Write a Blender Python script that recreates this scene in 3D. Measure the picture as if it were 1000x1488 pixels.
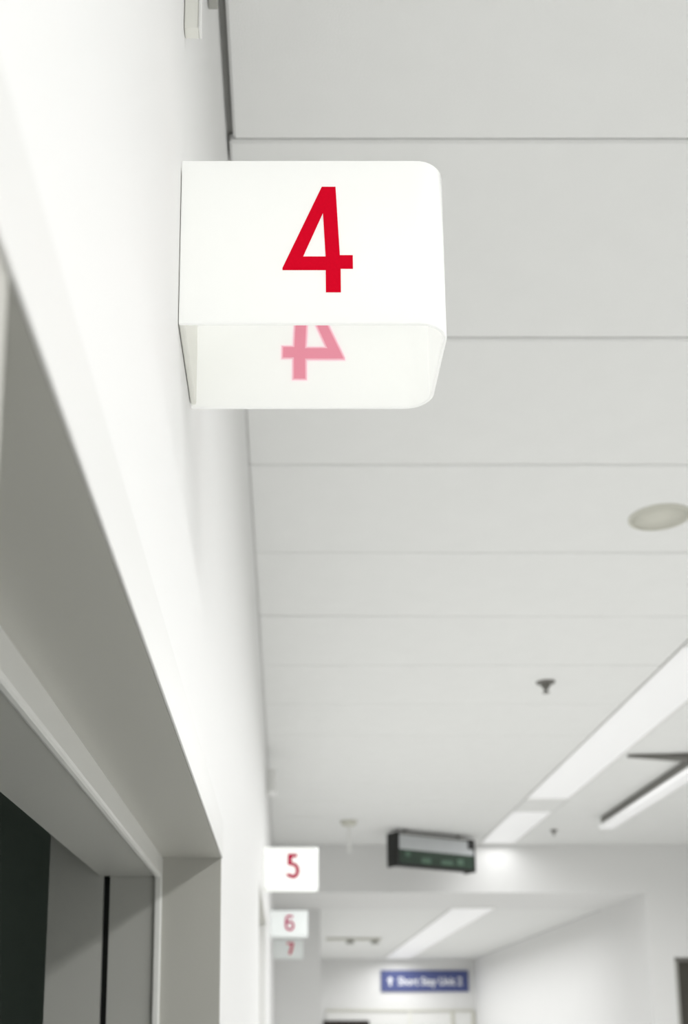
import bpy, bmesh, math, random
from mathutils import Vector, Matrix

random.seed(4)
S = bpy.context.scene
COL = S.collection
for o in list(bpy.data.objects):
    bpy.data.objects.remove(o, do_unlink=True)

# ------------------------------------------------------------------ camera
F = 1658.0                     # focal length in pixels of the 1000 x 1488 frame
PX, PY = 414.0, 1160.0         # principal point
TILT = math.atan(340.0 / F)
EYE = 1.80
cd = bpy.data.cameras.new('camera')
cam = bpy.data.objects.new('camera', cd)
COL.objects.link(cam)
S.camera = cam
cam.location = (0, 0, EYE)
cam.rotation_euler = (math.pi / 2 + TILT, 0, 0)
cd.sensor_fit = 'VERTICAL'
cd.sensor_height = 36.0
cd.sensor_width = 36.0
cd.lens = F * 36.0 / 1488.0
cd.shift_x = (500.0 - PX) / 1488.0
cd.shift_y = (PY - 744.0) / 1488.0
cd.clip_start = 0.02
cd.clip_end = 60
cd.dof.use_dof = True
cd.dof.focus_distance = 1.135
cd.dof.aperture_fstop = 6.4

# ------------------------------------------------------------------ world, exposure
w = bpy.data.worlds.new('world')
S.world = w
w.use_nodes = True
w.node_tree.nodes['Background'].inputs[0].default_value = (1, 1, 1, 1)
w.node_tree.nodes['Background'].inputs[1].default_value = 0.3
vs = S.view_settings
vs.view_transform = 'Standard'
vs.look = 'None'
vs.exposure = 0.10
vs.gamma = 1.0
vs.use_curve_mapping = False

LAMP_W = 21.0       # watts per metre of the ceiling luminaire row
SPREAD = 168.0


def px(u, v, X=None, Y=None, Z=None):
    """world point where the ray through pixel (u, v) meets a plane (Z above the floor)"""
    c, s = math.cos(TILT), math.sin(TILT)
    a, b = (u - PX) / F, (PY - v) / F
    d = Vector((a, c - b * s, s + b * c))
    if X is not None:
        t = X / d.x
    elif Y is not None:
        t = Y / d.y
    else:
        t = (Z - EYE) / d.z
    return Vector((d.x * t, d.y * t, d.z * t + EYE))


# ------------------------------------------------------------------ materials
def mat(name, col, rough=0.6, bump=0.0, scale=200.0, var=0.0, spec=0.3, emit=None, metal=0.0, vscale=3.0):
    m = bpy.data.materials.new(name)
    m.use_nodes = True
    nt = m.node_tree
    b = nt.nodes['Principled BSDF']
    b.inputs['Base Color'].default_value = (*col, 1)
    b.inputs['Roughness'].default_value = rough
    b.inputs['Specular IOR Level'].default_value = spec
    b.inputs['Metallic'].default_value = metal
    tc = nt.nodes.new('ShaderNodeTexCoord')
    if var > 0:
        n = nt.nodes.new('ShaderNodeTexNoise')
        n.inputs['Scale'].default_value = vscale
        n.inputs['Detail'].default_value = 4
        nt.links.new(tc.outputs['Object'], n.inputs['Vector'])
        r = nt.nodes.new('ShaderNodeMix')
        r.data_type = 'RGBA'
        r.inputs[6].default_value = (*[x * (1 - var) for x in col], 1)
        r.inputs[7].default_value = (*[min(1, x * (1 + var)) for x in col], 1)
        nt.links.new(n.outputs['Fac'], r.inputs[0])
        nt.links.new(r.outputs[2], b.inputs['Base Color'])
    if bump > 0:
        n2 = nt.nodes.new('ShaderNodeTexNoise')
        n2.inputs['Scale'].default_value = scale
        n2.inputs['Detail'].default_value = 3
        nt.links.new(tc.outputs['Object'], n2.inputs['Vector'])
        bp = nt.nodes.new('ShaderNodeBump')
        bp.inputs['Strength'].default_value = bump
        bp.inputs['Distance'].default_value = 0.002
        nt.links.new(n2.outputs['Fac'], bp.inputs['Height'])
        nt.links.new(bp.outputs['Normal'], b.inputs['Normal'])
    if emit:
        b.inputs['Emission Color'].default_value = (*emit[0], 1)
        b.inputs['Emission Strength'].default_value = emit[1]
    return m


def opal(name, col, trans, glow=0.0):
    m = bpy.data.materials.new(name)
    m.use_nodes = True
    nt = m.node_tree
    nt.nodes.clear()
    out = nt.nodes.new('ShaderNodeOutputMaterial')
    d = nt.nodes.new('ShaderNodeBsdfDiffuse')
    t = nt.nodes.new('ShaderNodeBsdfTranslucent')
    g = nt.nodes.new('ShaderNodeBsdfGlossy')
    g.inputs['Roughness'].default_value = 0.25
    fr = nt.nodes.new('ShaderNodeFresnel')
    fr.inputs[0].default_value = 1.3
    n = nt.nodes.new('ShaderNodeTexNoise')
    n.inputs['Scale'].default_value = 18
    mx = nt.nodes.new('ShaderNodeMix')
    mx.data_type = 'RGBA'
    mx.inputs[6].default_value = (*[x * 0.985 for x in col], 1)
    mx.inputs[7].default_value = (*col, 1)
    nt.links.new(n.outputs['Fac'], mx.inputs[0])
    nt.links.new(mx.outputs[2], d.inputs[0])
    nt.links.new(mx.outputs[2], t.inputs[0])
    a = nt.nodes.new('ShaderNodeMixShader')
    a.inputs[0].default_value = trans
    nt.links.new(d.outputs[0], a.inputs[1])
    nt.links.new(t.outputs[0], a.inputs[2])
    b = nt.nodes.new('ShaderNodeMixShader')
    nt.links.new(fr.outputs[0], b.inputs[0])
    nt.links.new(a.outputs[0], b.inputs[1])
    nt.links.new(g.outputs[0], b.inputs[2])
    last = b
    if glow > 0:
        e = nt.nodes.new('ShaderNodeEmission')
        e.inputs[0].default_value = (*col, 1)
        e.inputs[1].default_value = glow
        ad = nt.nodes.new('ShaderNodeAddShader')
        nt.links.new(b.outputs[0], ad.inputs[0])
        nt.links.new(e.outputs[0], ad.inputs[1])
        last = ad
    nt.links.new(last.outputs[0], out.inputs[0])
    return m


M = {
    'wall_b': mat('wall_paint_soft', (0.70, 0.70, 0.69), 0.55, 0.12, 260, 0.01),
    'wall': mat('wall_paint', (0.83, 0.83, 0.82), 0.55, 0.12, 260, 0.01),
    'trim': mat('trim_paint', (0.77, 0.77, 0.755), 0.45, 0.05, 200, 0.01),
    'tile': mat('mineral_tile', (0.89, 0.895, 0.88), 0.9, 0.5, 420, 0.02, spec=0.1, vscale=9),
    'slab': mat('ceiling_void', (0.42, 0.42, 0.40), 0.9, 0.2, 80, 0.05),
    'floor': mat('vinyl_floor', (0.80, 0.80, 0.785), 0.35, 0.05, 120, 0.06, vscale=25),
    'frame': mat('frame_enamel', (0.48, 0.475, 0.435), 0.38, 0.06, 150, 0.03, spec=0.4),
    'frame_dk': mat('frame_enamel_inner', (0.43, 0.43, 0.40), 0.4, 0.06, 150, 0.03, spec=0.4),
    'bead': mat('bead_highlight_paint', (0.78, 0.78, 0.75), 0.3, 0.03, 150, 0.02, spec=0.5),  # lighter tone painted in for the highlight along the bead edge
    'rubber': mat('black_gasket', (0.012, 0.013, 0.012), 0.7, 0.1, 200, 0.1),
    'bay': mat('bay_wall', (0.50, 0.55, 0.51), 0.8, 0.1, 100, 0.08),
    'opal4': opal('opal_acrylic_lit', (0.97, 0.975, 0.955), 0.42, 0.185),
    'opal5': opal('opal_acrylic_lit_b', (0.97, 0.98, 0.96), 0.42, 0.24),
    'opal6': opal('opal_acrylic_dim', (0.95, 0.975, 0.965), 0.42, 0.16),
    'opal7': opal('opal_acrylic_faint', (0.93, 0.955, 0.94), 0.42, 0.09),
    'pinkA': opal('faint_pink_show_through', (0.95, 0.80, 0.84), 0.3, 0.19),
    'pinkB': opal('light_pink_show_through', (0.90, 0.58, 0.65), 0.3, 0.19),
    'pinkC': opal('pink_show_through', (0.84, 0.36, 0.46), 0.3, 0.18),
    'cream': mat('cream_plastic', (0.88, 0.88, 0.82), 0.45, 0.04, 200, 0.02),
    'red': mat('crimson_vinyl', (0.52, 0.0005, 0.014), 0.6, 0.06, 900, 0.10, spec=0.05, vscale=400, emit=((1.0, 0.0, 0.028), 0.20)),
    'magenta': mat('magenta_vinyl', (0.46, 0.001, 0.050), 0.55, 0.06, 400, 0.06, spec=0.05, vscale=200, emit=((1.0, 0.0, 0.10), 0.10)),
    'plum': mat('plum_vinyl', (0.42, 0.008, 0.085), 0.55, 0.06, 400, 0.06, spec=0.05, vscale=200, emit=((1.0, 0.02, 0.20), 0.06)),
    'white': mat('white_plastic', (0.86, 0.86, 0.84), 0.4, 0.03, 200, 0.01),
    'grey': mat('grey_plastic', (0.42, 0.42, 0.39), 0.5, 0.05, 200, 0.03),
    'beige': mat('beige_metal', (0.66, 0.655, 0.58), 0.6, 0.08, 300, 0.03),
    'steel': mat('dull_steel', (0.20, 0.195, 0.18), 0.45, 0.05, 200, 0.05, metal=0.4),
    'black': mat('black_enamel', (0.014, 0.015, 0.013), 0.35, 0.04, 120, 0.1),
    'green': mat('dark_green_face', (0.035, 0.060, 0.042), 0.35, 0.03, 60, 0.35, vscale=6),
    'pale': mat('painted_reflection', (0.55, 0.57, 0.58), 0.25, 0.03, 60, 0.08, vscale=4),
    'mark': mat('pale_green_print', (0.10, 0.17, 0.12), 0.5, 0.03, 60, 0.1),
    'blue': mat('blue_sign', (0.085, 0.105, 0.26), 0.5, 0.03, 80, 0.06),
    'letter': mat('white_letter', (0.85, 0.86, 0.88), 0.5, 0.03, 80, 0.02),
    'dark': mat('dark_screen', (0.075, 0.070, 0.058), 0.35, 0.04, 40, 0.2, vscale=3),
    'brown': mat('dark_brown_board', (0.035, 0.026, 0.022), 0.5, 0.05, 60, 0.2),
    'lit': mat('prismatic_diffuser', (0.85, 0.85, 0.85), 0.4, 0.1, 500, 0.01, emit=((1, 1, 1), 0.22)),
}


# ------------------------------------------------------------------ mesh helpers
def abox(bm, x0, x1, y0, y1, z0, z1):
    vs_ = [bm.verts.new((x, y, z)) for z in (z0, z1) for y in (y0, y1) for x in (x0, x1)]
    for f in ((0, 2, 3, 1), (4, 5, 7, 6), (0, 1, 5, 4), (2, 6, 7, 3), (0, 4, 6, 2), (1, 3, 7, 5)):
        bm.faces.new([vs_[i] for i in f])
    return vs_


def lathe(bm, prof, n=28, org=(0, 0, 0)):
    """prof: list of (radius, z) ; revolve around z"""
    rings = []
    for r, z in prof:
        if r < 1e-6:
            rings.append([bm.verts.new((org[0], org[1], org[2] + z))])
        else:
            rings.append([bm.verts.new((org[0] + r * math.cos(2 * math.pi * i / n), org[1] + r * math.sin(2 * math.pi * i / n), org[2] + z)) for i in range(n)])
    for a, b in zip(rings, rings[1:]):
        for i in range(n):
            j = (i + 1) % n
            if len(a) == 1 and len(b) == 1:
                continue
            if len(a) == 1:
                bm.faces.new((a[0], b[j], b[i]))
            elif len(b) == 1:
                bm.faces.new((a[i], a[j], b[0]))
            else:
                bm.faces.new((a[i], a[j], b[j], b[i]))


def link(name, bm, m, parent=None, bevel=0.0, smooth=False, seg=2):
    if bevel > 0:
        bmesh.ops.bevel(bm, geom=bm.edges[:], offset=bevel, segments=seg, affect='EDGES', profile=0.5)
    bmesh.ops.recalc_face_normals(bm, faces=bm.faces[:])
    me = bpy.data.meshes.new(name)
    bm.to_mesh(me)
    bm.free()
    if smooth:
        for p in me.polygons:
            p.use_smooth = True
    me.materials.append(M[m] if isinstance(m, str) else m)
    o = bpy.data.objects.new(name, me)
    COL.objects.link(o)
    if parent:
        o.parent = parent
        o.matrix_parent_inverse = Matrix.Identity(4)
    return o


def boxo(name, b, m, parent=None, bevel=0.0):
    bm = bmesh.new()
    abox(bm, *b)
    return link(name, bm, m, parent, bevel)


def struct(o, label=None):
    o['kind'] = 'structure'
    if label:
        o['label'] = label
    return o


def tag(o, label, cat, group=None):
    o['label'] = label
    o['category'] = cat
    if group:
        o['group'] = group
    return o


def empty(name, loc):
    o = bpy.data.objects.new(name, None)
    o.empty_display_size = 0.05
    o.location = loc
    COL.objects.link(o)
    return o


# ------------------------------------------------------------------ the setting: main dimensions
WX = -0.105                               # face of the left wall
CZ = EYE + 1.575                          # underside of the ceiling
Y_BACK = -3.6
X_R = 5.2
Y_BULK = px(600, 1228, Z=CZ).y            # face of the bulkhead
Z_BULK = px(600, 1297, Y=Y_BULK).z
Y_PIER = px(440, 1322, Z=Z_BULK).y
X_PIER = px(466, 1400, Y=Y_PIER).x
X_FAR_R = px(940, 1320, Y=Y_BULK).x
Y_END = px(600, 1394, Z=Z_BULK).y
HEAD = EYE + 0.280                        # head of the near doorway
YD0 = px(9, 430, X=WX).y
YD1 = px(321, 1237, X=WX).y
HEAD2 = EYE + 0.615                       # head of the next doorway
YE0 = px(376.5, 1290, X=WX).y
YE1 = px(387.0, 1336, X=WX).y
print('dims', Y_BULK, Z_BULK, Y_PIER, X_PIER, X_FAR_R, Y_END, YD0, YD1, YE0, YE1)

struct(boxo('floor', (WX - 0.1, X_R + 0.1, Y_BACK - 0.1, Y_END + 0.1, -0.1, 0), 'floor'), 'pale vinyl corridor floor')

# left wall, with two door openings
bm = bmesh.new()
x0, x1 = WX - 0.10, WX
lin = 0.02
for (y0, y1, z0, z1) in ((Y_BACK, YD0 - lin, 0, CZ + 0.1), (YD0 - lin, YD1 + lin, HEAD + lin, CZ + 0.1), (YD1 + lin, YE0, 0, CZ + 0.1),
                         (YE0, YE1, HEAD2, CZ + 0.1), (YE1, Y_PIER + 0.1, 0, CZ + 0.1)):
    abox(bm, x0, x1, y0, y1, z0, z1)
wall_left = struct(link('wall_left', bm, 'wall'), 'smooth white corridor wall with numbered bay doorways')
struct(boxo('wall_right', (X_R, X_R + 0.1, Y_BACK, Y_BULK, 0, CZ + 0.1), 'wall_b'), 'soft white wall opposite the numbered doorways')
struct(boxo('wall_back', (WX - 0.1, X_R + 0.1, Y_BACK - 0.1, Y_BACK, 0, CZ + 0.1), 'wall_b'), 'soft white wall closing the corridor behind')

# bulkhead with its right hand pier
bm = bmesh.new()
abox(bm, WX, X_R, Y_BULK, Y_PIER, Z_BULK, CZ + 0.1)
wz = px(979, 1391, Y=Y_BULK)
DX0, DZ1 = wz.x + 0.005, wz.z
abox(bm, X_FAR_R, DX0, Y_BULK, Y_BULK + 0.12, 0, Z_BULK)
abox(bm, DX0, X_R, Y_BULK, Y_BULK + 0.12, DZ1, Z_BULK)
DX1 = DX0 + 1.15
abox(bm, DX1, X_R, Y_BULK, Y_BULK + 0.12, 0, DZ1)
struct(link('wall_bulkhead', bm, 'wall'), 'white bulkhead beam across the corridor with a pier')
struct(boxo('wall_far_left', (WX, X_PIER, Y_PIER, Y_END, 0, Z_BULK + 0.1), 'wall'), 'pale grey-white wall return behind the small signs')
struct(boxo('wall_far_right', (X_FAR_R, X_FAR_R + 0.1, Y_BULK + 0.12, Y_END, 0, Z_BULK), 'wall'), 'white side wall of the corridor beyond the bulkhead')
struct(boxo('wall_end', (WX, X_R, Y_END, Y_END + 0.1, 0, Z_BULK + 0.1), 'wall'), 'white end wall carrying the blue sign')
struct(boxo('ceiling_far', (X_PIER, X_FAR_R, Y_PIER, Y_END, Z_BULK + 0.005, Z_BULK + 0.1), 'tile'), 'plain white ceiling beyond the bulkhead')

# ceiling: void slab with plank tiles hung under it
ceil = struct(boxo('ceiling', (WX - 0.1, X_R + 0.1, Y_BACK - 0.1, Y_BULK + 0.02, CZ + 0.025, CZ + 0.1), 'slab'), 'white plank tile ceiling')
LX0 = px(765, 1160, Z=CZ).x
LX1 = px(825, 1163, Z=CZ).x
tile_y = [px(700, v, Z=CZ).y for v in (205, 490, 676, 803)]
T0 = tile_y[0]
TP = (tile_y[3] - tile_y[0]) / 3.0
print('tile pitch', TP, 'light', LX0, LX1)
G = 0.006
cols = [(WX + 0.004, LX0 - 0.004, 0), (LX1 + 0.004, X_R - 0.003, 1)]
meshes = {}
n0 = int(math.floor((Y_BACK - T0) / TP))
k = n0
while T0 + k * TP < Y_BULK:
    ya, yb = T0 + k * TP + G / 2, T0 + (k + 1) * TP - G / 2
    ya, yb = max(ya, Y_BACK + 0.002), min(yb, Y_BULK - 0.003)
    if yb - ya > 0.03:
        for (xa, xb, ci) in cols:
            if ci == 0 and k == -1:
                xa += 0.008                        # open joint beside the wall
            key = (ci, round(yb - ya, 4), round(xa, 3))
            if key not in meshes:
                bm = bmesh.new()
                abox(bm, -(xb - xa) / 2, (xb - xa) / 2, -(yb - ya) / 2, (yb - ya) / 2, 0, 0.022)
                o = link('ceiling_tile', bm, 'tile', ceil, bevel=0.005, seg=1)
                meshes[key] = o.data
            else:
                o = bpy.data.objects.new('ceiling_tile', meshes[key])
                COL.objects.link(o)
                o.parent = ceil
            o.location = ((xa + xb) / 2, (ya + yb) / 2, CZ + random.uniform(-0.0008, 0.0012))
            o.rotation_euler = (random.uniform(-.0012, .0012), random.uniform(-.0006, .0006), 0)
            if ci == 0 and k == 3:
                o.rotation_euler = (0.004, 0.0022, 0)       # the tile that sags a little at the wall
            if ci == 1 and abs((ya + yb) / 2 - px(950, 1097, Z=CZ).y) < TP * 0.5:
                o.rotation_euler = (-0.02, 0.004, 0)
    k += 1

# plain infill tiles between luminaires are built with the luminaire row below
LUM = []          # (y0, y1)
ya = px(765, 1162, Z=CZ).y
LUM.append((px(735, 1179, Z=CZ).y, Y_BULK - 0.06))
LUM.append((ya - 3.2, ya))
LUM.append((ya - 6.8, ya - 3.6))
LUM.append((ya - 10.4, ya - 7.2))
LUM.sort()
edges = [Y_BACK + 0.002] + [e for l in LUM for e in l] + [Y_BULK - 0.003]
for a, b in zip(edges[0::2], edges[1::2]):
    if b - a > 0.02:
        boxo('ceiling_tile', (LX0 + 0.003, LX1 - 0.003, a + 0.004, b - 0.004, CZ, CZ + 0.022), 'tile', ceil, bevel=0.003)
# shadow-gap angle along the left wall
tr = boxo('trim_1', (WX, WX + 0.0038, T0 + 0.05, Y_BULK, CZ + 0.002, CZ + 0.024), 'trim')
struct(tr, 'thin white shadow-gap angle between wall and ceiling')


def luminaire(y0, y1, xa, xb, z, label, watts, fac=1.0):
    r = empty('ceiling_light', ((xa + xb) / 2, (y0 + y1) / 2, z))
    tag(r, label, 'light')
    hw, hl = (xb - xa) / 2, (y1 - y0) / 2
    t = 0.006
    bm = bmesh.new()
    for b in ((-hw, -hw + t, -hl, hl), (hw - t, hw, -hl, hl), (-hw + t, hw - t, -hl, -hl + t), (-hw + t, hw - t, hl - t, hl)):
        abox(bm, *b, -0.002, 0.02)
    link('rim', bm, 'white', r)
    boxo('diffuser', (-hw + t, hw - t, -hl + t, hl - t, 0.006, 0.014), 'lit', r)
    ld = bpy.data.lights.new('tube_light', 'AREA')
    ld.shape = 'RECTANGLE'
    ld.size = 2 * (hw - t)
    ld.size_y = 2 * (hl - t)
    ld.energy = watts * (y1 - y0) * fac
    ld.spread = math.radians(SPREAD)
    ld.color = (1.0, 1.0, 1.0)
    lo = bpy.data.objects.new('tube_light', ld)
    COL.objects.link(lo)
    lo.parent = r
    lo.location = (0, 0, -0.003)
    return r


lum_labels = ['long recessed white ceiling light, rearmost of the row along the corridor',
              'long recessed white ceiling light over the near bay doorway',
              'long recessed white diffuser strip in the ceiling beside the dark sprinkler',
              'short recessed white light panel against the bulkhead']
for (a, b), lb, fc in zip(LUM, lum_labels, (1.38, 0.45, 1.3, 0.14)):
    luminaire(a, b, LX0, LX1, CZ, lb, LAMP_W, fc)
# corridor beyond the bulkhead
FX0 = px(655, 1320, Z=Z_BULK).x
FX1 = FX0 + 0.42
FY0, FY1 = px(680, 1318, Z=Z_BULK).y, Y_END - 0.25
luminaire(FY0, FY1, FX0, FX1, Z_BULK - 0.010, 'long white light strip in the ceiling beyond the bulkhead', LAMP_W, 0.45)

# ------------------------------------------------------------------ near doorway (bay 4)
door = empty('door_1', (WX, (YD0 + YD1) / 2, 0))
struct(door, 'beige-grey steel doorway with deep stepped reveal under sign 4')
ox, oy = WX, (YD0 + YD1) / 2
XA, XB, XC, XD, XE, XF = WX, -0.200, -0.212, -0.285, -0.296, -0.385


def dpart(name, b, m, bevel=0.0):
    b = (b[0] - ox, b[1] - ox, b[2] - oy, b[3] - oy, b[4], b[5])
    return boxo(name, b, m, door, bevel)


dpart('head_lining', (XB, XA + 0.0003, YD0, YD1, HEAD, HEAD + lin), 'frame')
dpart('jamb_lining', (XB, XA + 0.0003, YD1, YD1 + lin, 0, HEAD + lin), 'frame')
dpart('jamb_lining', (XB, XA + 0.0003, YD0 - lin, YD0, 0, HEAD + lin), 'frame')
ZB = EYE + 0.246
dpart('head_bead', (XC, XB, YD0, YD1 - 0.008, ZB, HEAD + lin), 'bead', 0.004)
dpart('jamb_bead', (XC, XB, YD1 - 0.008, YD1 + lin, 0, HEAD + lin), 'bead', 0.003)
dpart('inner_head', (-0.302, XC, YD0, YD1, ZB + 0.004, HEAD + 0.05), 'frame_dk')
dpart('inner_jamb', (XD, XC, YD1, YD1 + 0.03, 0, ZB + 0.004), 'frame_dk')
dpart('gasket', (XE, XD, YD1 + 0.012, YD1 + 0.03, 0, ZB + 0.004), 'rubber')
dpart('inner_post', (XF, XE, YD1, YD1 + 0.05, 0, HEAD + 0.22), 'frame_dk')
dpart('architrave', (WX + 0.0003, WX + 0.003, YD0 - 0.06, YD1 + 0.012, HEAD + 0.0005, HEAD + 0.062), 'trim', 0.001)
# the unlit bay behind it
bm = bmesh.new()
bx0, by0, by1, bzt = -3.4, -0.9, 4.0, 2.75
abox(bm, bx0 - 0.1, bx0, by0 - 0.1, by1 + 0.1, 0, bzt)
abox(bm, bx0, XF - 0.02, by0 - 0.1, by0, 0, bzt)
abox(bm, bx0, WX - 0.1, by1, by1 + 0.1, 0, bzt)
abox(bm, bx0 - 0.1, XF - 0.001, by0 - 0.1, by1 + 0.1, bzt, bzt + 0.1)
abox(bm, bx0 - 0.1, WX - 0.1, by0 - 0.1, by1 + 0.1, -0.1, 0)
abox(bm, XF, WX - 0.101, by0 - 0.1, YD0 - 0.02, 0, bzt + 0.1)
abox(bm, XF + 0.01, WX - 0.101, YD1 + 0.05, by1, 0, bzt + 0.1)
abox(bm, XF, -0.303, YD0 - 0.02, YD1 + 0.05, HEAD + 0.22, bzt + 0.1)
abox(bm, -0.303, WX - 0.101, YD0 - 0.02, YD1 + 0.05, HEAD + 0.05, bzt + 0.1)
struct(link('wall_bay', bm, 'bay'), 'dark interior of the unlit bay behind the near doorway')

# next doorway (bay 5)
d2 = empty('door_2', (WX, (YE0 + YE1) / 2, 0))
struct(d2, 'pale closed doorway set back in the wall under sign 5')
hh = (YE1 - YE0) / 2
boxo('door_leaf', (-0.14, -0.10, -hh - 0.03, hh + 0.03, 0, HEAD2 + 0.03), 'white', d2)
boxo('head_lining', (-0.10, -0.002, -hh, hh, HEAD2 - 0.02, HEAD2 - 0.0005), 'frame', d2)
boxo('jamb_lining', (-0.10, -0.002, hh - 0.02, hh - 0.0005, 0, HEAD2 - 0.02), 'trim', d2)

# dark doorway in the bulkhead pier
d3 = empty('door_3', (DX0, Y_BULK, 0))
struct(d3, 'dark glazed door in the pier right of the opening')
boxo('door_leaf', (0.0, DX1 - DX0, 0.05, 0.09, 0, DZ1), 'dark', d3)
boxo('head_frame', (0.0, DX1 - DX0, 0.01, 0.05, DZ1 - 0.035, DZ1), 'steel', d3)
boxo('side_frame', (0.0, 0.03, 0.01, 0.05, 0, DZ1 - 0.035), 'grey', d3)


# ------------------------------------------------------------------ projecting number signs
def poly_solid(name, loops, y, th, m, parent, grow=0.0):
    """flat digit lying in an x-z plane: loops = [outer, hole...] of (x, z); thickness along y"""
    cu = bpy.data.curves.new(name, 'CURVE')
    cu.dimensions = '2D'
    cu.fill_mode = 'BOTH'
    for lp in loops:
        sp = cu.splines.new('POLY')
        sp.points.add(len(lp) - 1)
        for p, (a, b) in zip(sp.points, lp):
            p.co = (a, b, 0, 1)
        sp.use_cyclic_u = True
    cu.extrude = th / 2
    cu.offset = grow
    tmp = bpy.data.objects.new('tmp', cu)
    COL.objects.link(tmp)
    dg = bpy.context.evaluated_depsgraph_get()
    me = bpy.data.meshes.new_from_object(tmp.evaluated_get(dg))
    bpy.data.objects.remove(tmp)
    me.name = name
    for v in me.vertices:
        a, b, c_ = v.co
        v.co = (a, y + c_, b)
    me.materials.clear()
    me.materials.append(M[m])
    o = bpy.data.objects.new(name, me)
    COL.objects.link(o)
    if parent:
        o.parent = parent
    return o


def ribbon(path, wd):
    """outline polygon of a stroke of width wd along path"""
    L, R = [], []
    n = len(path)
    for i, p in enumerate(path):
        a = Vector(path[max(0, i - 1)])
        b = Vector(path[min(n - 1, i + 1)])
        t = (b - a).normalized()
        nn = Vector((-t.y, t.x))
        mit = 1.0
        if 0 < i < n - 1:
            t1 = (Vector(p) - a).normalized()
            mit = 1.0 / max(0.5, abs(nn.dot(Vector((-t1.y, t1.x)))))
        L.append(tuple(Vector(p) + nn * wd / 2 * mit))
        R.append(tuple(Vector(p) - nn * wd / 2 * mit))
    return L + R[::-1]


def arc(cx, cy, rx, ry, a0, a1, n=22):
    return [(cx + rx * math.cos(math.radians(a0 + (a1 - a0) * i / n)), cy + ry * math.sin(math.radians(a0 + (a1 - a0) * i / n))) for i in range(n + 1)]


# digits in a unit-high box, x to the right, z up, about (0, 0.5)
DIG = {}
def z4(p): return ((p[0] - 500) / 318.0 * 0.88, (468 - p[1]) / 318.0)
DIG['4'] = [[z4(p) for p in ((514, 150), (556, 150), (567, 358), (606, 358), (606, 398), (569, 398), (569, 468), (524, 468), (524, 402), (394, 402), (394, 396))],
            [z4(p) for p in ((517, 230), (456, 362), (524, 362))]]
w5 = 0.15
p5 = [(0.165, 0.937), (-0.125, 0.937), (-0.150, 0.555)] 
DIG['5'] = [ribbon(p5 + [(-0.06, 0.600)] + arc(0.0, 0.315, 0.185, 0.255, 88, -118, 26) + [(-0.205, 0.135), (-0.215, 0.19)], w5)]
DIG['6'] = [arc(0.0, 0.70, 0.285, 0.30, 28, 180, 16) + arc(0.0, 0.325, 0.295, 0.325, 180, 475, 40)
            + [(-0.135, 0.60)] + arc(0.0, 0.70, 0.135, 0.165, 180, 28, 14),
            arc(0.0, 0.325, 0.145, 0.18, 0, 345, 23)]
DIG['7'] = [[(-0.29, 1.0), (0.30, 1.0), (0.30, 0.87), (0.07, 0.0), (-0.17, 0.0), (0.07, 0.83), (-0.29, 0.83)]]


def sign_box(name, digit, Yf, depth, xr, z0, z1, label, dcol, dcx, dz0, dz1, rad=0.030, th=0.004, back=True):
    """U-shaped opal band open above and below, on a wall plate"""
    r = empty(name, (WX, Yf + depth / 2, z0))
    tag(r, label, 'sign', 'projecting bay number signs')
    W_, hd, h = xr - WX, depth / 2, z1 - z0
    xw = 0.001
    outer = [(xw, -hd)]
    for cx, cy, a0 in ((W_ - rad, -hd + rad, -90), (W_ - rad, hd - rad, 0)):
        outer += arc(cx, cy, rad, rad, a0, a0 + 90, 10)
    outer += [(xw, hd)]
    ri = rad - th
    inner = [(xw, -hd + th)]
    for cx, cy, a0 in ((W_ - rad, -hd + rad, -90), (W_ - rad, hd - rad, 0)):
        inner += arc(cx, cy, ri, ri, a0, a0 + 90, 10)
    inner += [(xw, hd - th)]
    bm = bmesh.new()
    n = len(outer)
    vb = [[bm.verts.new((x, y, z)) for x, y in lp] for z in (0, h) for lp in (outer, inner)]
    ob, ib, ot, it = vb
    for i in range(n - 1):
        j = i + 1
        bm.faces.new((ob[i], ob[j], ot[j], ot[i]))
        bm.faces.new((ib[j], ib[i], it[i], it[j]))
        bm.faces.new((ob[j], ob[i], ib[i], ib[j]))
        bm.faces.new((ot[i], ot[j], it[j], it[i]))
    for i in (0, n - 1):
        bm.faces.new((ob[i], ot[i], it[i], ib[i]))
    bmesh.ops.recalc_face_normals(bm, faces=bm.faces[:])
    band = link('shade', bm, 'opal' + digit, r, smooth=True)
    md = band.modifiers.new('edge_round', 'BEVEL')
    md.width = 0.0012
    md.segments = 2
    md.limit_method = 'ANGLE'
    md.angle_limit = math.radians(50)
    # mounting plate and returns
    bm = bmesh.new()
    abox(bm, 0.0005, 0.007, -hd + th + 0.001, hd - th - 0.001, 0.002, h - 0.006)
    link('wall_plate', bm, 'cream', r, bevel=0.002)
    sc = dz1 - dz0
    cx = dcx - WX
    loops = [[(cx + a * sc, dz0 - z0 + b * sc) for a, b in lp] for lp in DIG[digit]]
    poly_solid('number_' + {'4': 'four', '5': 'five', '6': 'six', '7': 'seven'}[digit], loops, -hd - 0.0004, 0.0006, dcol, r)
    return r, loops, hd


Y4 = 1.0
pr = px(655, 470, Y=Y4)
pt = px(640, 233, Y=Y4)
pb = px(560, 595, Z=pr.z)
d0, d1 = px(485, 425, Y=Y4), px(485, 272, Y=Y4)
dc = px(461, 350, Y=Y4)
depth4 = pb.y - Y4
print('sign4', pr, pt, depth4)
r4, lp4, hd4 = sign_box('number_sign', '4', Y4, depth4, pr.x, pr.z, pt.z, 'large white opal sign with a crimson number 4 above the near doorway',
                        'red', px(461.5, 350, Y=Y4).x + 0.0, d0.z, d1.z)
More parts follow.
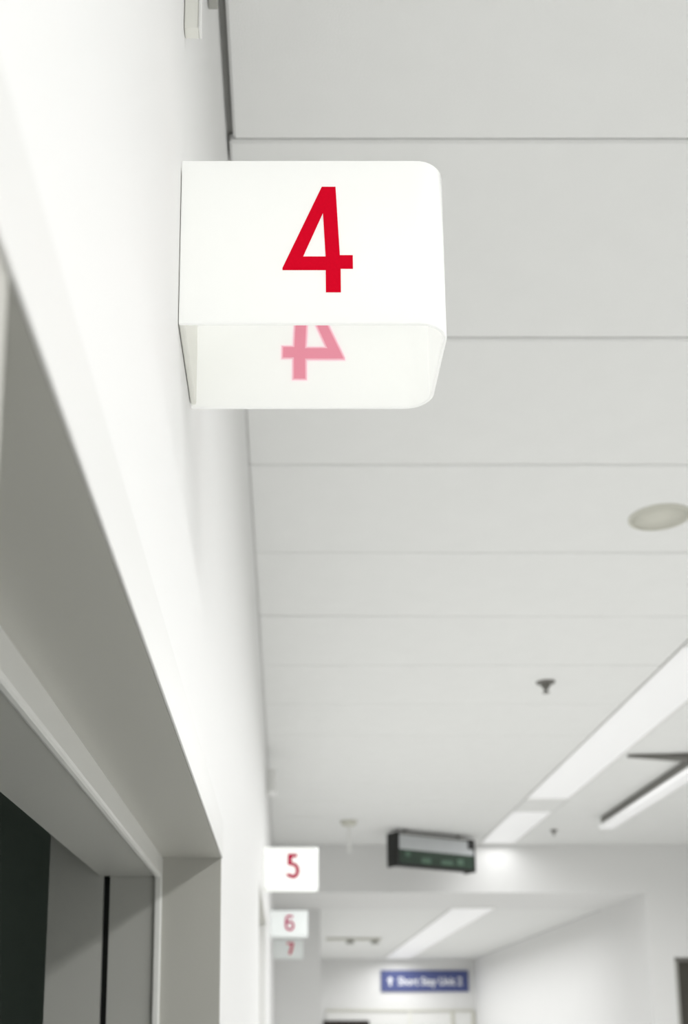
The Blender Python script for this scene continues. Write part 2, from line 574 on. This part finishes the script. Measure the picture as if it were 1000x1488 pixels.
# number on the far face reads from the other side; from here it shows mirrored and pink through the opal sheet
cxm = px(455, 520, Y=Y4 + depth4).x - WX
cx4 = px(461.5, 350, Y=Y4).x - WX
back_loops = [[(cxm - (a - cx4), b) for a, b in lp] for lp in lp4]
poly_solid('number_four', back_loops, hd4 + 0.0004, 0.0006, 'red', r4)
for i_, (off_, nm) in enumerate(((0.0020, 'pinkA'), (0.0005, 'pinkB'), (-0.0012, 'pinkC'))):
    poly_solid('number_show_through', back_loops, hd4 - 0.004 - 0.0003 * (i_ + 1), 0.0002, nm, r4, grow=off_)  # pink layers paint the red number's light coming through the sheet

for dg_, (u0, u1, v0, v1), (du, e0, e1), col, lb in (
        ('5', (386, 463, 1231, 1290), (426, 1276, 1241), 'magenta', 'white opal sign with a magenta-red number 5 beside the bulkhead'),
        ('6', (398, 447.5, 1323, 1360), (421, 1353, 1329), 'plum', 'white opal sign with a plum-pink number 6 hung between signs 5 and 7'),
        ('7', (400, 440.5, 1366, 1392), (422, 1387, 1369.5), 'magenta', 'small white sign with a magenta-red number 7 in front of the grey return wall')):
    # the distance follows from the common projection of the signs from the wall
    xr = pr.x
    D = xr * F / (u1 - PX)
    zz = (PY - v1) / F * D * math.cos(TILT) + D * math.sin(TILT)
    Yf = D * math.cos(TILT) - (PY - v1) / F * D * math.sin(TILT)
    if dg_ == '7':
        Yf = min(Yf, Y_PIER - 0.30)
    q0, q1 = px(u1, v1, Y=Yf), px(u1, v0, Y=Yf)
    a, b, c_ = px(du, e0, Y=Yf), px(du, e1, Y=Yf), px(du, (e0 + e1) / 2, Y=Yf)
    print('sign', dg_, Yf, q0, q1.z - q0.z)
    sign_box('number_sign', dg_, Yf, 0.16, q0.x, q0.z, q1.z, lb, col, c_.x, a.z, b.z, rad=0.018)

# ------------------------------------------------------------------ things on the ceiling
def sprinkler(name, u, v, label, r=0.038, drop=0.05, m='steel', z=None):
    z = CZ if z is None else z
    p = px(u, v, Z=z)
    o = empty(name, (p.x, p.y, z))
    tag(o, label, 'sprinkler')
    bm = bmesh.new()
    lathe(bm, [(0, 0), (r, 0), (r * 0.96, -0.005), (r * 0.5, -0.013), (0, -0.013)])
    link('escutcheon', bm, m, o, smooth=True)
    bm = bmesh.new()
    lathe(bm, [(0, -0.012), (r * 0.55, -0.012), (r * 0.34, -drop * 0.6), (r * 0.16, -drop * 0.7), (r * 0.14, -drop + 0.004), (0, -drop + 0.004)], 16)
    link('nozzle', bm, m, o, smooth=True)
    bm = bmesh.new()
    lathe(bm, [(0, -drop + 0.004), (r * 0.36, -drop + 0.004), (r * 0.36, -drop), (0, -drop)], 16)
    link('deflector', bm, m, o)
    return o


sprinkler('fire_sprinkler', 793, 991, 'dark metal fire sprinkler head on a tile beside the long light strip', 0.044, 0.052)
sprinkler('fire_sprinkler', 805, 1206, 'tiny dark sprinkler head on the ceiling beside the short light panel', 0.030, 0.045)

# pale stem under a round base
p = px(507, 1193, Z=CZ)
o = empty('smoke_detector', (p.x, p.y, CZ))
tag(o, 'small pale grey smoke detector with a hanging stem near the bulkhead', 'detector')
bm = bmesh.new()
lathe(bm, [(0, 0), (0.062, 0), (0.062, -0.018), (0.045, -0.036), (0, -0.036)])
link('base', bm, 'beige', o, smooth=True)
zb = px(506, 1238, Y=p.y).z - CZ
bm = bmesh.new()
lathe(bm, [(0, -0.036), (0.013, -0.036), (0.013, zb), (0, zb)], 16)
link('stem', bm, 'white', o)

# round flush speaker
pa, pb_ = px(985, 731, Z=CZ), px(985, 770, Z=CZ)
rad = (pb_.y - pa.y) / 2
pc = px(914, 752, Z=CZ)
o = empty('ceiling_speaker', (pc.x + rad, (pa.y + pb_.y) / 2, CZ))
tag(o, 'round flat beige disc flush in the ceiling', 'speaker')
bm = bmesh.new()
lathe(bm, [(rad * 0.88, -0.0015), (rad * 0.9, -0.006), (rad, -0.004), (rad, 0.001), (rad * 0.88, 0.001), (rad * 0.88, -0.0015)], 40)
link('rim', bm, 'beige', o, smooth=True)
bm = bmesh.new()
lathe(bm, [(0, -0.004), (rad * 0.87, -0.003), (rad * 0.87, 0.001), (0, 0.001)], 40)
link('grille', bm, 'beige', o, smooth=True)

# surface-mounted batten to the right of the light row
b0 = px(873, 1187, Z=CZ)
bx_a = b0.x
by_b = b0.y
by_a = px(1000, 1097, Z=CZ).y
o = empty('batten_light', (bx_a, by_b, CZ))
tag(o, 'slim surface-mounted batten with dark side and pale underside at the right', 'light')
L_ = by_b - by_a + 1.0
boxo('body', (0.0, 0.08, -L_, 0.0, -0.062, -0.0005), 'steel', o, 0.002)
boxo('lens', (-0.012, 0.085, -L_ - 0.004, 0.006, -0.092, -0.062), 'lit', o, 0.004)
ya_ = by_a - by_b
bm = bmesh.new()
vs8 = abox(bm, -0.37, 0.0, ya_ - 0.045, ya_ + 0.045, -0.035, -0.0005)
for v in vs8:
    if v.co.x < -0.1:
        v.co.y = ya_ + (v.co.y - ya_) * 0.2
        v.co.z *= 0.4
link('dark_joint_strip', bm, 'steel', o)  # added dark strip standing in for an open joint between ceiling tiles

# suspended black exit box, turned a little away
pL, pR = px(566, 1232, Y=8.45), None
YL = px(566, 1257, Y=8.5).y
zt = CZ - 0.028
pl = px(577, 1208, Z=zt)
prr = px(690, 1220, Z=zt)
ang = math.atan2(prr.y - pl.y, prr.x - pl.x)
wd = math.hypot(prr.y - pl.y, prr.x - pl.x)
hgt = zt - px(577, 1258, Y=pl.y).z
print('exit', pl, prr, math.degrees(ang), wd, hgt)
o = empty('exit_sign', (pl.x, pl.y, zt))
o.rotation_euler = (0, 0, ang)
tag(o, 'black-framed dark green box sign hung from the ceiling before the bulkhead', 'sign')
dp = 0.13
boxo('housing', (0.018, wd - 0.018, 0.008, dp, -hgt + 0.012, -0.012), 'black', o, 0.003)
boxo('end_cap', (-0.006, 0.018, -0.004, dp + 0.004, -hgt, 0), 'black', o, 0.003)
boxo('end_cap', (wd - 0.018, wd, -0.004, dp + 0.004, -hgt, -0.004), 'black', o, 0.003)
boxo('bottom_rail', (0.018, wd - 0.018, -0.004, 0.01, -hgt, -hgt + 0.025), 'black', o, 0.002)
boxo('top_rail', (0.018, wd - 0.018, -0.004, 0.01, -0.02, -0.004), 'steel', o, 0.002)
gp = boxo('green_panel', (0.018, wd - 0.018, 0.001, 0.008, -hgt + 0.025, -hgt * 0.5), 'green', o)
boxo('reflection_panel', (0.018, wd - 0.018, 0.001, 0.008, -hgt * 0.5, -0.02), 'pale', o)  # pale upper half paints the ceiling light reflected in the sign face
for (a, b, c_, d_) in ((0.10, 0.16, 0.30, 0.44), (0.30, 0.42, 0.14, 0.30), (0.55, 0.70, 0.16, 0.28), (0.76, 0.84, 0.18, 0.36)):
    boxo('mark', (wd * a, wd * b, -0.0006, 0.001, -hgt + hgt * c_, -hgt + hgt * d_), 'mark', gp)
boxo('bracket', (wd - 0.075, wd - 0.004, -0.008, 0.0, -0.085, -0.004), 'black', o, 0.004)
for xx in (0.12, wd - 0.12):
    bm = bmesh.new()
    lathe(bm, [(0, 0.028), (0.02, 0.028), (0.02, 0.024), (0.008, 0.022), (0.008, -0.012), (0, -0.012)], 14, (xx, dp / 2, 0))
    link('hanger', bm, 'steel', o)

# ------------------------------------------------------------------ things on the left wall
q = px(267, 40, X=WX)
o = empty('cable_trunking', (WX, q.y, q.z))
tag(o, 'white plastic cable trunking running up the wall above sign 4', 'trunking')
boxo('channel', (0.0005, 0.015, 0.0, 0.014, 0.0, CZ - q.z - 0.004), 'cream', o, 0.001)
boxo('lid', (0.015, 0.018, -0.001, 0.015, 0.0, CZ - q.z - 0.004), 'white', o, 0.001)
q = px(300, -14, X=WX)
o = empty('cable_clip', (WX, q.y, q.z))
tag(o, 'small grey cable clip on the wall just below the ceiling', 'clip')
boxo('clip_body', (0.0005, 0.014, 0.0, 0.03, 0.0, 0.03), 'grey', o, 0.002)
boxo('clip_nail', (0.014, 0.018, 0.01, 0.02, 0.01, 0.02), 'steel', o)

q = px(402, 1151, X=WX + 0.060)
q = px(402, 1151, Y=6.3)
o = empty('wall_sounder', (WX, 6.3, q.z))
tag(o, 'small white wall sounder high on the left wall near the ceiling', 'alarm')
zz = px(402, 1117, Y=6.3).z - q.z
boxo('back_plate', (0.0005, 0.012, -0.01, 0.13, -0.008, zz + 0.008), 'white', o, 0.003)
boxo('cover', (0.012, q.x - WX, 0.0, 0.12, 0.0, zz), 'white', o, 0.008)

# ------------------------------------------------------------------ beyond the bulkhead
# ceiling rail with two lamp heads
zr = Z_BULK + 0.004
a, b = px(474, 1363, Z=zr), px(551, 1366, Z=zr)
o = empty('ceiling_track', (a.x, a.y, zr))
tag(o, 'thin grey ceiling track with two small dark lamp heads', 'track')
boxo('rail', (0.0, b.x - a.x, -0.03, 0.03, -0.03, -0.0005), 'beige', o, 0.003)
for u in (509, 545):
    xx = px(u, 1366, Y=a.y).x - a.x
    bm = bmesh.new()
    lathe(bm, [(0, -0.03), (0.022, -0.03), (0.052, -0.045), (0.052, -0.075), (0, -0.075)], 18, (xx, 0, 0))
    link('lamp_head', bm, 'grey', o, smooth=False)

# blue direction sign on the end wall
ye = Y_END - 0.03
sa, sb = px(554, 1441, Y=ye), px(680.5, 1410, Y=ye)
o = empty('direction_sign', (sa.x, ye, sa.z))
tag(o, 'blue direction sign with white lettering on the end wall', 'sign')
W_, H_ = sb.x - sa.x, sb.z - sa.z
boxo('panel', (0, W_, 0.0, 0.0295, 0, H_), 'blue', o, 0.004)


def text(body, x0, x1, zc, size, parent):
    cu = bpy.data.curves.new('lettering', 'FONT')
    cu.body = body
    cu.size = size
    cu.extrude = 0.002
    cu.offset = 0.004
    tmp = bpy.data.objects.new('tmp', cu)
    COL.objects.link(tmp)
    dg = bpy.context.evaluated_depsgraph_get()
    me = bpy.data.meshes.new_from_object(tmp.evaluated_get(dg))
    bpy.data.objects.remove(tmp)
    xs = [v.co.x for v in me.vertices]
    k_ = (x1 - x0) / (max(xs) - min(xs))
    mn = min(xs)
    for v in me.vertices:
        v.co = (x0 + (v.co.x - mn) * k_, -0.002 + v.co.z, zc + v.co.y - size * 0.34)
    me.materials.clear()
    me.materials.append(M['letter'])
    t = bpy.data.objects.new('lettering', me)
    COL.objects.link(t)
    t.parent = parent
    return t


text('Short Stay Unit 2', W_ * 0.195, W_ * 0.925, H_ * 0.49, H_ * 0.52, o)
ar = [(-.5, .1), (0, .55), (.5, .1), (.16, .1), (.16, -.5), (-.16, -.5), (-.16, .1)]
poly_solid('arrow', [[(W_ * 0.105 + a * H_ * 0.33, H_ * 0.48 + b * H_ * 0.42) for a, b in ar]], -0.002, 0.003, 'letter', o)

# double door set in the end wall
ta, tb = px(474, 1467, Y=ye), px(690, 1467, Y=ye)
d4 = empty('door_4', (ta.x, Y_END, 0))
struct(d4, 'white double doors with beige frame lines in the end wall')
xs = [0.0] + [px(u, 1480, Y=ye).x - ta.x for u in (596, 658, 688)]
hz = ta.z
boxo('head_frame', (0, xs[3], -0.05, -0.001, hz - 0.03, hz), 'beige', d4)
for i, xx in enumerate(xs[1:]):
    boxo('post', (xx - 0.025, xx + 0.025, -0.05, -0.001, 0, hz - 0.03), 'beige' if i else 'cream', d4)
for i in range(3):
    boxo('door_leaf', (xs[i] + (0.027 if i else 0.0), xs[i + 1] - 0.027, -0.03, -0.001, 0, hz - 0.032), 'white', d4)
# dark board at the door
na, nb = px(470, 1483, Y=ye - 0.05), px(537, 1483, Y=ye - 0.05)
o = empty('notice_board', (na.x, Y_END - 0.075, na.z - 0.6))
tag(o, 'dark brown board fixed to the white double doors', 'board')
boxo('panel', (0.02, nb.x - na.x - 0.02, 0.012, 0.04, 0.02, 0.58), 'brown', o)
boxo('frame', (0, nb.x - na.x, 0.016, 0.044, 0.0, 0.6), 'black', o, 0.004)
# door closer / hold-open box
ca, cb = px(693, 1477, Y=ye), px(706, 1466, Y=ye)
o = empty('door_holder', (ca.x, Y_END, ca.z))
tag(o, 'small beige hold-open box at the corner of the double doors', 'door holder')
boxo('box', (0, cb.x - ca.x, -0.07, -0.0005, 0, cb.z - ca.z), 'beige', o, 0.006)
boxo('arm', (0.02, 0.06, -0.05, -0.0005, -0.5, 0.0), 'cream', o, 0.003)
